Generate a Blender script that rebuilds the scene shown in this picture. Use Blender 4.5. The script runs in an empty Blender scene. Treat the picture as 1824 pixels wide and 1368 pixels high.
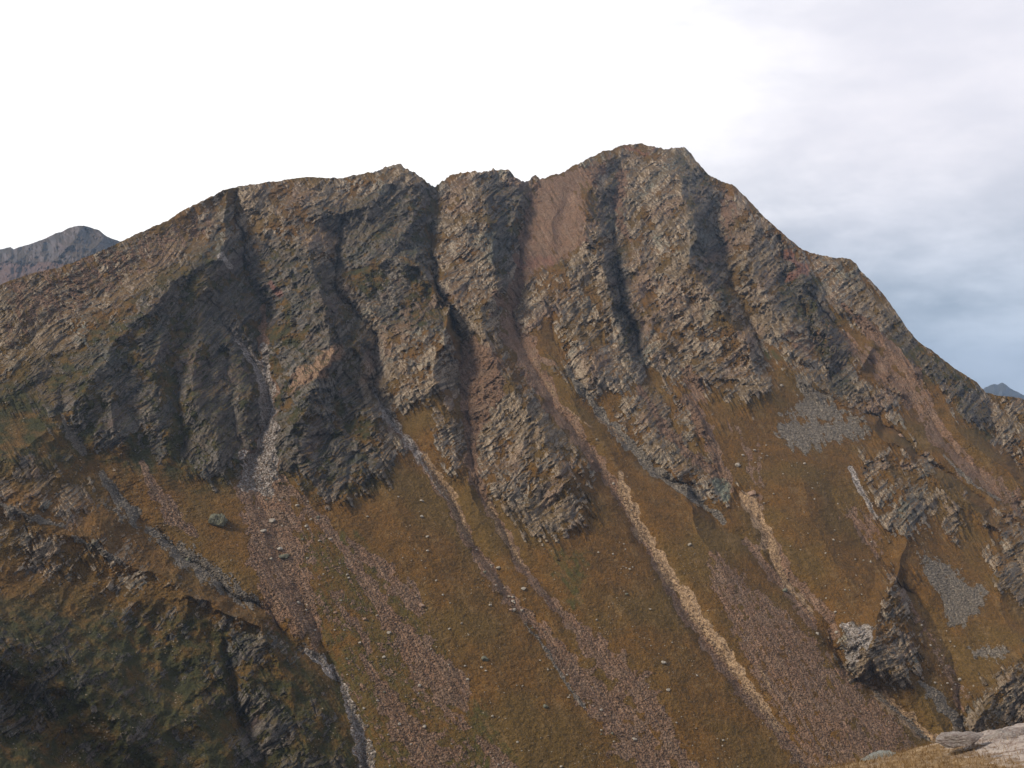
import bpy, math, random
import numpy as np
from mathutils import Vector
random.seed(7)
S = bpy.context.scene
COL = S.collection

# ------------------------------------------------------------------ camera
F = 1956.0                       # focal length in photograph pixels (1824 wide)
CX, CY = 912.0, 684.0
cam_d = bpy.data.cameras.new('camera')
cam_d.sensor_width = 36.0
cam_d.lens = 36.0 * F / 1824.0
cam_d.clip_start = 0.1
cam_d.clip_end = 60000.0
cam = bpy.data.objects.new('camera', cam_d)
cam.rotation_euler = (math.radians(90), 0, 0)
COL.objects.link(cam)
S.camera = cam

# ------------------------------------------------------------------ light
SUN_EL, SUN_AZ = math.radians(41), math.radians(-108)      # azimuth from +y, clockwise
sun_dir = Vector((math.cos(SUN_EL) * math.sin(SUN_AZ), math.cos(SUN_EL) * math.cos(SUN_AZ), math.sin(SUN_EL)))
sd = bpy.data.lights.new('sun', 'SUN')
sd.energy = 2.9
sd.angle = math.radians(14)
sd.color = (1.0, 0.90, 0.76)
so = bpy.data.objects.new('sun', sd)
so.rotation_euler = sun_dir.to_track_quat('Z', 'Y').to_euler()
COL.objects.link(so)

S.view_settings.view_transform = 'Standard'
S.view_settings.look = 'None'
S.view_settings.exposure = 0.58
S.view_settings.gamma = 1.0

# ------------------------------------------------------------------ node helper
class NT:
    def __init__(s, tree):
        s.t = tree; tree.nodes.clear()
    def n(s, kind, ins=None, **kw):
        nd = s.t.nodes.new(kind)
        for k, v in kw.items(): setattr(nd, k, v)
        for k, v in (ins or {}).items():
            sock = nd.inputs[k]
            if isinstance(v, bpy.types.NodeSocket): s.t.links.new(v, sock)
            elif isinstance(v, bpy.types.Node): s.t.links.new(v.outputs[0], sock)
            else: sock.default_value = v
        return nd
    def math(s, op, a, b=0.0, clamp=False):
        m = s.n('ShaderNodeMath', {0: a, 1: b}, operation=op); m.use_clamp = clamp
        return m.outputs[0]
    def mix(s, f, a, b, blend='MIX'):
        m = s.n('ShaderNodeMix', data_type='RGBA', blend_type=blend)
        for i, v in ((0, f), (6, a), (7, b)):
            if isinstance(v, bpy.types.NodeSocket): s.t.links.new(v, m.inputs[i])
            else: m.inputs[i].default_value = v if i == 0 else (*v, 1.0) if len(v) == 3 else v
        return m.outputs[2]
    def ramp(s, f, lo, hi, a=0.0, b=1.0):
        m = s.n('ShaderNodeMapRange', {0: f, 1: lo, 2: hi, 3: a, 4: b}, interpolation_type='SMOOTHSTEP')
        return m.outputs[0]
    def noise(s, vec, scale, detail=4.0, rough=0.55, dist=0.0):
        m = s.n('ShaderNodeTexNoise', {'Vector': vec, 'Scale': scale, 'Detail': detail, 'Roughness': rough, 'Distortion': dist})
        return m.outputs[0]

# ------------------------------------------------------------------ sky
w = bpy.data.worlds.new('World'); S.world = w; w.use_nodes = True
N = NT(w.node_tree)
sky = N.n('ShaderNodeTexSky', sky_type='NISHITA', sun_disc=False)
sky.sun_elevation = SUN_EL; sky.sun_rotation = SUN_AZ
sky.air_density = 1.0; sky.dust_density = 1.0
skyc = N.mix(1.0, sky.outputs[0], (0.075, 0.075, 0.075), 'MULTIPLY')
tc = N.n('ShaderNodeTexCoord')
d = tc.outputs['Generated']
sep = N.n('ShaderNodeSeparateXYZ', {0: d})
dx, dy, dz = sep.outputs
# angle to the bright side (left, above the shoulder of the mountain)
gl = N.n('ShaderNodeVectorMath', {0: d, 1: (-0.42, 0.86, 0.28)}, operation='DOT_PRODUCT').outputs['Value']
stretch = N.n('ShaderNodeVectorMath', {0: d, 1: (1.0, 1.0, 2.6)}, operation='MULTIPLY').outputs[0]
c1 = N.noise(stretch, 2.6, 6.0, 0.55, 0.2)
c2 = N.noise(stretch, 8.5, 8.0, 0.6, 0.2)
cl = N.math('ADD', N.math('MULTIPLY', c1, 0.65), N.math('MULTIPLY', c2, 0.35))
# grey blue cloud base <-> pale cloud, on the right side
pale = N.ramp(dz, 0.03, 0.25)
cloud_dark = N.mix(N.ramp(dz, 0.03, 0.24), (0.20, 0.26, 0.34), (0.58, 0.575, 0.63))
cloud_light = N.mix(N.ramp(dz, 0.0, 0.22), (0.43, 0.50, 0.60), (0.68, 0.66, 0.70))
cloud = N.mix(N.ramp(cl, 0.40, 0.62), cloud_dark, cloud_light)
glow = N.ramp(N.math('ADD', gl, N.math('MULTIPLY', N.math('SUBTRACT', c1, 0.5), 0.16)), 0.72, 0.975)
cloud = N.mix(glow, cloud, N.mix(N.ramp(cl, .38, .58), (.755, .76, .772), (.98, .965, .95)))
# overhead and behind: calmer, greyer overcast with a little blue sky in it
cover = N.ramp(dy, -0.1, 0.35, 0.72, 0.97)
total = N.mix(cover, skyc, cloud)
top = N.ramp(dz, 0.30, 0.80, 1.0, 0.0)
total = N.mix(top, N.mix(1.0, total, (.56, .61, .71), 'MULTIPLY'), total)  # unseen sky overhead dimmed and blued to shape and cool the shadows
low = N.ramp(dz, -0.25, -0.02)
total = N.mix(low, (0.05, 0.05, 0.05), total)
bg = N.n('ShaderNodeBackground', {'Color': total, 'Strength': 1.0})
N.n('ShaderNodeOutputWorld', {'Surface': bg.outputs[0]})

# ------------------------------------------------------------------ numpy noise
def _hash(ix, iy, seed):
    h = (ix.astype(np.uint32) * np.uint32(374761393) + iy.astype(np.uint32) * np.uint32(668265263) + np.uint32(seed * 974711 % 4294967291))
    h = (h ^ (h >> np.uint32(13))) * np.uint32(1274126177)
    h ^= h >> np.uint32(16)
    return h
_ang = np.linspace(0, 2 * np.pi, 256, endpoint=False)
_gx, _gy = np.cos(_ang).astype(np.float32), np.sin(_ang).astype(np.float32)
def perlin(x, y, seed=0):
    """gradient noise, about -1..1"""
    x = np.asarray(x, np.float32); y = np.asarray(y, np.float32)
    fx0 = np.floor(x); fy0 = np.floor(y)
    ix = fx0.astype(np.int64); iy = fy0.astype(np.int64)
    fx = x - fx0; fy = y - fy0
    u = fx * fx * fx * (fx * (fx * 6 - 15) + 10); v = fy * fy * fy * (fy * (fy * 6 - 15) + 10)
    def g(i, j):
        h = _hash(ix + i, iy + j, seed) & np.uint32(255)
        return _gx[h] * (fx - i) + _gy[h] * (fy - j)
    a = g(0, 0); b = g(1, 0); c = g(0, 1); e = g(1, 1)
    r = a + u * (b - a); t = c + u * (e - c)
    return (r + v * (t - r)) * 1.5
def fbm(x, y, octv=4, seed=0, gain=0.5, lac=2.03):
    s = 0; a = 1; tot = 0
    for i in range(octv):
        s = s + a * perlin(x, y, seed + i * 17); tot += a
        a *= gain; x = x * lac + 13.7; y = y * lac + 7.3
    return s / tot
def ridged(x, y, octv=4, seed=0, gain=0.55, lac=2.1):
    s = 0; a = 1; tot = 0
    for i in range(octv):
        s = s + a * (1 - 2 * np.abs(perlin(x, y, seed + i * 31))); tot += a
        a *= gain; x = x * lac + 3.1; y = y * lac + 9.2
    return s / tot
def sstep(x, a, b):
    t = np.clip((x - a) / (b - a), 0, 1); return t * t * (3 - 2 * t)

def line_dist(X, Y, pts):
    """nearest distance to a polyline of (x, y, value...): distance, interpolated values, side (+ right of travel)"""
    pts = np.asarray(pts, np.float32)
    best = np.full(X.shape, 1e9, np.float32)
    nv = pts.shape[1] - 2
    vals = [np.zeros(X.shape, np.float32) for _ in range(nv)]
    side = np.zeros(X.shape, np.float32)
    for a, b in zip(pts[:-1], pts[1:]):
        ex, ey = b[0] - a[0], b[1] - a[1]
        L = ex * ex + ey * ey
        t = np.clip(((X - a[0]) * ex + (Y - a[1]) * ey) / L, 0, 1)
        qx = X - a[0] - t * ex; qy = Y - a[1] - t * ey
        d2 = qx * qx + qy * qy
        m = d2 < best
        best = np.where(m, d2, best)
        for k in range(nv): vals[k] = np.where(m, a[2 + k] + t * (b[2 + k] - a[2 + k]), vals[k])
        side = np.where(m, np.sign(qx * ey - qy * ex) * -1, side)
    return np.sqrt(best), vals, side
def poly_sd(X, Y, pts):
    """signed distance to a polygon, positive inside"""
    pts = [(float(a), float(b)) for a, b in pts]
    inside = np.zeros(X.shape, bool)
    n = len(pts)
    for i in range(n):
        x1, y1 = pts[i]; x2, y2 = pts[(i + 1) % n]
        if y1 == y2: continue
        c = ((y1 > Y) != (y2 > Y)) & (X < (x2 - x1) * (Y - y1) / (y2 - y1) + x1)
        inside ^= c
    dd, _, _ = line_dist(X, Y, pts + [pts[0]])
    return np.where(inside, dd, -dd)

# ------------------------------------------------------------------ the mountain: survey data
SKY = [(-900,700),(-400,610),(-200,560),(0,506),(50,488),(100,477),(160,455),(200,437),(240,419),(270,405),(300,391),(330,372),(370,352),(400,338),(412,334),(440,330),(470,325),(500,321),(545,314),(580,316),(610,317),(640,310),(675,303),(690,297),(702,294),(715,290),(722,297),(730,304),(745,309),(760,322),(775,331),(790,320),(810,309),(845,303),(860,305),(880,300),(905,301),(912,307),(925,318),(935,322),(945,314),(955,312),(962,320),(968,317),(975,316),(1000,306),(1040,286),(1070,271),(1110,259),(1140,254),(1165,260),(1180,264),(1200,262),(1220,262),(1228,268),(1240,285),(1262,310),(1285,323),(1305,329),(1330,352),(1360,385),(1400,420),(1430,445),(1445,450),(1470,455),(1490,460),(1500,458),(1515,462),(1525,469),(1535,485),(1560,508),(1585,538),(1600,560),(1615,583),(1635,608),(1660,624),(1700,655),(1740,680),(1755,697),(1775,705),(1800,706),(1824,711),(2000,770),(2250,880),(2800,1000)]
# valley floors (x, y, relief in metres towards the viewer)
VAL = [
 [(190,850,26),(215,885,12),(300,965,-5),(400,1045,-8),(480,1092,-10),(560,1180,-8),(610,1240,-8),(640,1300,-9),(665,1400,-10),(700,1750,-10)],
 [(422,342,0),(430,420,-35),(445,500,-45),(466,560,-45),(462,620,-42),(480,690,-40),(478,745,-35),(455,810,-20),(452,850,-8),(490,930,-2),(530,1040,-3),(560,1120,-8),(600,1215,-15)],
 [(398,556,-12),(430,610,-26),(462,655,-38)],
 [(330,500,28),(318,560,22),(312,640,14),(318,740,8),(330,820,2)],
 [(400,640,-16),(412,720,-6),(430,800,-10)],
 [(232,640,46),(225,720,34),(255,800,14)],
 [(612,395,-25),(596,450,-45),(600,510,-50),(632,560,-48),(662,605,-45),(664,690,-35),(690,742,-25),(740,800,-15),(800,880,-10),(850,975,-8),(920,1080,-6),(1010,1180,-5),(1100,1265,-5),(1210,1400,-5),(1400,1750,-5)],
 [(775,331,-20),(766,420,-50),(770,500,-52),(800,560,-45),(818,610,-38),(823,700,-30),(832,790,-20),(846,862,-12),(890,930,-8),(940,1020,-6),(1010,1100,-5),(1080,1180,-3)],
 [(947,322,-15),(936,400,-50),(922,480,-58),(918,570,-50),(952,650,-36),(1000,740,-22),(1060,820,-14),(1110,900,-10),(1170,1000,-9),(1240,1120,-8),(1330,1240,-8),(1400,1315,-8),(1460,1400,-8),(1650,1750,-8)],
 [(1112,275,0),(1096,350,-22),(1092,430,-40),(1106,540,-45),(1124,600,-42),(1152,662,-32),(1190,722,-24),(1216,790,-20),(1300,880,-18),(1350,960,-16),(1420,1052,-14),(1490,1150,-14),(1530,1210,-16),(1600,1270,-18),(1670,1335,-20),(1760,1440,-22),(1950,1750,-25)],
 [(985,570,-30),(1012,660,-25),(1070,740,-20),(1150,830,-18),(1240,890,-16),(1320,960,-15),(1380,1020,-15),(1450,1110,-15),(1500,1165,-15)],
 [(1288,330,-8),(1274,400,-30),(1300,500,-36),(1335,570,-36),(1352,612,-30)],
 [(1385,430,-20),(1400,500,-28),(1440,560,-28),(1480,680,-28),(1545,730,-26),(1640,810,-24),(1760,900,-22),(1900,1010,-22),(2200,1250,-20)],
 [(1440,520,-22),(1500,590,-26),(1560,655,-26),(1640,745,-26),(1700,800,-26),(1800,900,-26),(2000,1060,-26)],
 [(1480,870,-6),(1540,960,-12),(1590,1012,-14),(1650,1090,-16),(1700,1180,-20),(1715,1290,-26),(1760,1440,-30)],
 [(1755,700,-20),(1775,760,-35),(1824,840,-40),(1950,950,-40)],
]
RID = [
 [(-900,700,60),(-400,610,60),(0,506,55),(240,419,40),(410,336,25)],
 [(410,336,25),(402,420,34),(382,458,40),(310,500,52),(255,560,62),(205,620,64),(150,690,62),(110,742,62),(55,795,66),(-60,850,80),(-250,900,100)],
 [(300,560,38),(275,640,44),(262,720,40),(300,800,22)],
 [(360,560,12),(345,640,20),(350,710,30),(385,790,24),(392,860,6)],
 [(190,700,58),(200,760,50),(235,810,26)],
 [(440,330,10),(478,375,5),(555,455,22),(576,540,40),(604,620,52),(556,700,42),(520,770,30),(560,850,14),(600,893,4)],
 [(576,540,40),(640,640,10),(655,740,5),(690,820,0)],
 [(545,314,8),(560,370,10),(620,385,8),(690,330,10),(716,291,12)],
 [(716,291,12),(735,380,0),(700,455,12),(745,482,26),(792,545,34),(790,620,32),(776,700,22),(800,770,12),(826,845,0),(860,920,-2)],
 [(850,303,12),(852,370,10),(872,450,16),(884,520,8),(850,590,8),(886,650,14),(940,725,26),(975,785,30),(1000,850,24),(1010,910,8),(1000,960,0)],
 [(900,300,8),(925,360,-15),(905,440,-25)],
 [(1060,276,8),(1046,350,8),(1060,430,22),(1084,500,24),(1104,590,10),(1128,650,-5)],
 [(1010,470,-25),(1050,440,8),(1000,540,-12),(1040,620,-2),(1120,700,-8),(1180,800,-10)],
 [(1225,263,18),(1212,340,32),(1238,400,36),(1232,480,34),(1288,560,26),(1330,620,20),(1362,690,8),(1330,720,0)],
 [(1305,330,12),(1335,400,10),(1330,470,4),(1370,540,2),(1385,600,-8)],
 [(1370,400,8),(1420,480,4),(1460,560,4),(1478,620,2),(1470,665,-14)],
 [(1350,640,-12),(1400,650,0),(1480,710,6),(1560,768,8),(1640,830,8),(1740,915,8),(1824,985,8),(2100,1220,8)],
 [(1515,463,8),(1530,520,2),(1560,590,0),(1640,680,-4),(1740,790,-8),(1824,870,-8),(2000,980,-8)],
 [(1560,600,-4),(1540,660,-8),(1600,700,-10)],
 [(1570,805,6),(1608,870,14),(1612,940,10),(1600,1030,14),(1560,1098,26),(1548,1180,22),(1530,1205,0)],
 [(1750,940,0),(1790,1010,14),(1780,1090,14),(1830,1160,30),(1790,1220,24),(1740,1290,10)],
 [(1050,300,6),(1000,330,-6),(985,420,-20)],
 [(-400,850,140),(0,905,85),(160,960,58),(280,1030,46),(400,1085,38),(470,1120,26),(520,1220,14),(560,1368,4)],
 [(-500,1080,210),(-160,1140,150),(0,1170,112),(130,1230,84),(260,1330,58),(360,1430,45),(500,1700,40)],
 [(-900,1300,290),(-300,1330,195),(0,1430,130),(200,1600,95)],
 [(700,900,3),(850,1150,3),(950,1368,3),(1100,1750,3)],
 [(1000,960,2),(1100,1090,2),(1250,1300,2),(1450,1750,2)],
 [(1200,850,0),(1300,1050,0),(1450,1250,0),(1540,1330,0),(1800,1750,0)],
 [(1420,860,6),(1480,990,8),(1540,1060,8)],
]
rg = np.random.RandomState(3)

def sky_y(px, jag=True):
    k = np.array(SKY, np.float32)
    s = np.interp(px, k[:, 0], k[:, 1])
    if jag:
        a = 2.2 + 2.6 * sstep(px, 640, 720) - 1.6 * sstep(px, 965, 1000)
        a = np.where((px > 1250), 2.0, a)
        s = s + a * fbm(px / 17.0, px * 0 + 0.5, 3, 5, 0.6) * 1.2 + a * 0.8 * np.abs(perlin(px / 6.0, px * 0 + 3.5, 9))
    return s
SLOPE, TURN, Z0 = 0.68, math.radians(24), -560.0
def base_depth(px, py):
    X = (px - CX) / F; Z = (CY - py) / F
    return Z0 / (Z - SLOPE * (math.cos(TURN) - X * math.sin(TURN)))

def relief(px, py, rk):
    """metres towards the viewer: spurs and gullies"""
    wx = px + 20 * fbm(px / 90, py / 90, 3, 11) + (.35 + .9 * rk) * 11 * fbm(px / 27, py / 27, 5, 21, .66)
    wy = py + 20 * fbm(px / 90, py / 90, 3, 12) + (.35 + .9 * rk) * 11 * fbm(px / 27, py / 27, 5, 22, .66)
    def nearest(lines):
        bd = np.full(px.shape, 1e9, np.float32); bv = np.zeros(px.shape, np.float32)
        ws = np.zeros(px.shape, np.float32); wv = np.zeros(px.shape, np.float32)
        for ln in lines:
            d, (v,), _ = line_dist(wx, wy, ln)
            q = 1.0 / (d + 3.0) ** 3
            ws += q; wv += q * v
            bd = np.minimum(bd, d)
        return bd, wv / ws
    dv, hv = nearest(VAL)
    dr, hr = nearest(RID)
    t = dv / (dv + dr + 1e-3)
    H = hv + (hr - hv) * t ** 0.9
    return H, dv, dr, wx, wy

# ground cover: rock (polygon + how much of it is bare)
ROCK = [
 (.64, [(-900,760),(-400,640),(0,512),(240,422),(410,338),(425,345),(440,480),(465,560),(455,640),(475,700),(468,790),(440,850),(380,862),(330,825),(270,815),(200,815),(150,790),(110,760),(60,720),(-50,720),(-400,860),(-900,960)]),
 (.97, [(440,331),(560,316),(640,312),(715,292),(770,330),(765,500),(790,560),(806,620),(812,700),(760,716),(700,726),(690,760),(712,810),(680,850),(620,885),(580,895),(520,850),(490,850),(460,840),(480,740),(480,690),(465,640),(470,560),(440,480),(420,343)]),
 (.8, [(785,700),(812,700),(830,770),(832,835),(800,845),(772,790)]),
 (1.0, [(775,331),(850,303),(905,300),(948,330),(932,420),(915,500),(905,560),(895,620),(850,600),(830,610),(790,560),(765,480)]),
 (.84, [(835,600),(880,600),(935,670),(975,740),(1005,790),(1042,830),(1056,880),(1042,925),(990,958),(950,952),(900,905),(850,880),(838,800),(830,720)]),
 (1.0, [(1040,287),(1140,255),(1222,262),(1262,312),(1305,332),(1400,420),(1440,452),(1470,500),(1480,560),(1500,620),(1530,660),(1560,730),(1500,715),(1440,680),(1370,612),(1352,640),(1362,690),(1340,722),(1280,700),(1200,670),(1160,660),(1120,690),(1040,704),(1000,660),(985,560),(930,590),(915,560),(930,500),(960,490),(1010,470),(1045,440),(1052,380)]),
 (.86, [(1440,452),(1500,459),(1530,473),(1600,560),(1640,612),(1755,697),(1824,760),(1824,830),(1780,800),(1700,722),(1640,660),(1600,600),(1540,590),(1480,555),(1450,500)]),
 (.97, [(1600,575),(1640,615),(1755,697),(1800,770),(1760,770),(1690,705),(1640,660)]),
 (.72, [(1762,700),(1824,704),(2010,762),(2200,860),(2100,950),(1900,880),(1800,790)]),
 (.85, [(1185,690),(1235,710),(1262,760),(1240,805),(1200,780)]),
 (.9, [(1185,800),(1240,795),(1308,872),(1292,897),(1250,885),(1205,860)]),
 (.62, [(1120,690),(1200,680),(1200,800),(1240,880),(1150,830),(1080,750)]),
 (.88, [(1535,815),(1570,798),(1660,820),(1675,870),(1655,920),(1612,950),(1575,945),(1552,880)]),
 (1.0, [(1585,1025),(1615,1040),(1625,1110),(1645,1200),(1595,1218),(1550,1210),(1500,1195),(1493,1140),(1565,1095)]),
 (.9, [(1835,1160),(2300,1160),(2300,1500),(1715,1500),(1715,1290),(1742,1240),(1790,1190)]),
 (.78, [(1680,865),(1722,900),(1712,965),(1682,930)]),
 (.72, [(1745,930),(1824,890),(1960,960),(1940,1100),(1824,1080),(1770,1030)]),
 (.95, [(1462,585),(1505,600),(1540,670),(1610,690),(1615,735),(1560,742),(1500,712),(1462,650)]),
 (.29, [(-900,860),(0,800),(110,800),(170,850),(270,965),(400,1085),(495,1088),(560,1180),(620,1300),(650,1380),(700,1760),(-900,1760)]),
 (.62, [(-200,815),(60,810),(160,860),(165,920),(60,925),(-200,900)]),
 (.7, [(55,955),(170,960),(185,1000),(120,1035),(50,1015)]),
 (.55, [(380,1100),(480,1098),(520,1150),(470,1200),(540,1290),(500,1400),(420,1330),(400,1200)]),
 (.55, [(0,1120),(110,1150),(130,1230),(50,1330),(-200,1300)]),
 (.6, [(560,1320),(620,1340),(620,1500),(430,1500),(480,1330)]),
]
# darker, bluish slate bands in cliffs, plus shade painted over the lower left slope
SLATE_SHADE = [[(410,335),(440,420),(560,440),(640,560),(660,700),(700,850),(600,900),(480,850),(380,880),(150,830),(-200,860),(-200,760),(120,620),(300,490),(385,420)],
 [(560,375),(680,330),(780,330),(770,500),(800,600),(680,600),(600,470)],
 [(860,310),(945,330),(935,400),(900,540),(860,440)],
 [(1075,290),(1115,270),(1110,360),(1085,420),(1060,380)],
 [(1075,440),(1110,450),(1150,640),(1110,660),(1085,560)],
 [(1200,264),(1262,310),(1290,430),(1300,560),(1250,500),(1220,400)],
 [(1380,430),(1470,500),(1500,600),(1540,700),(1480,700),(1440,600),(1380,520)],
 [(-900,1060),(0,1060),(300,1080),(500,1130),(600,1260),(660,1420),(700,1770),(-900,1770)],  # lower left slope: its shade painted in as dark colour
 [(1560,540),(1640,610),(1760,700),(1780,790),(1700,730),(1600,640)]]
# loose stone: kind, strength, polygon       kinds: p pink, g grey, t tan earth, n green
PATCH = [
 ('p', .82, [(945,322),(1000,306),(1050,284),(1062,295),(1036,340),(1052,380),(1046,432),(1012,466),(955,490),(935,520),(908,605),(893,545),(913,450),(930,380)]),
 ('p', .75, [(985,316),(1055,285),(1090,268),(1100,290),(1070,330),(1040,345)]),
 ('p', .9, [(1098,300),(1120,300),(1115,380),(1125,430),(1100,420),(1090,360)]),
 ('p', .9, [(1205,650),(1235,640),(1262,690),(1262,720),(1230,712)]),
 ('p', .66, [(1255,975),(1290,985),(1345,1035),(1420,1095),(1480,1165),(1560,1235),(1645,1330),(1700,1440),(1480,1440),(1400,1300),(1330,1200),(1290,1110),(1255,1040)]),
 ('g', .72, [(1375,740),(1420,745),(1470,740),(1540,735),(1560,765),(1540,790),(1480,795),(1440,815),(1400,805),(1375,775)]),
 ('g', .72, [(1400,650),(1440,670),(1500,720),(1560,760),(1450,760),(1380,740),(1420,710)]),
 ('g', .82, [(1635,978),(1690,1000),(1720,1030),(1765,1052),(1745,1100),(1712,1122),(1690,1120),(1665,1060),(1640,1020)]),
 ('g', .8, [(1720,1150),(1810,1150),(1790,1180),(1730,1175)]),
 ('g', .72, [(160,868),(200,890),(255,930),(320,955),(400,1010),(478,1080),(440,1092),(380,1055),(310,1010),(260,960),(180,905)]),
 ('p', .6, [(1620,1040),(1640,1080),(1700,1180),(1730,1230),(1730,1290),(1690,1260),(1650,1150),(1615,1090)]),
 ('p', .62, [(1480,870),(1520,900),(1560,900),(1590,1010),(1560,1000),(1500,930)]),
 ('p', 1.0, [(820,600),(850,600),(900,640),(900,700),(860,770),(850,840),(832,800),(824,700)]),
 ('p', .72, [(1440,540),(1480,570),(1560,620),(1640,700),(1700,780),(1824,880),(1824,930),(1700,850),(1620,740),(1520,640)]),
 ('p', .40, [(560,920),(700,1010),(780,1100),(830,1250),(900,1440),(640,1440),(600,1200),(560,1100),(420,950),(440,860)]),
 ('p', .5, [(1400,560),(1460,590),(1470,640),(1430,650),(1380,600)]),
 ('p', .7, [(1280,330),(1320,345),(1310,420),(1290,450),(1270,380)]),
 ('p', .55, [(880,520),(930,560),(960,640),(1010,720),(960,720),(900,640),(860,560)]),
 ('g', .5, [(670,450),(720,450),(745,480),(700,600),(670,640),(672,540)]),
 ('g', .75, [(1440,450),(1500,462),(1500,480),(1470,472)]),
 ('p', .5, [(0,470),(240,425),(400,345),(390,420),(250,500),(0,640)]),
 ('n', .8, [(1348,600),(1362,612),(1420,640),(1400,650),(1362,640)]),
 ('n', .55, [(480,930),(640,940),(760,1100),(900,1300),(1000,1440),(640,1440),(560,1150)]),
 ('n', .5, [(-900,1080),(0,1080),(300,1090),(520,1120),(660,1368),(660,1760),(-900,1760)]),
 ('n', .5, [(150,560),(460,560),(470,800),(400,850),(250,820),(150,760)]),
 ('n', .55, [(960,960),(1060,980),(1040,1100),(1000,1080)]),
 ('n', .8, [(1500,568),(1520,568),(1545,592),(1520,590)]),
]
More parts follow.
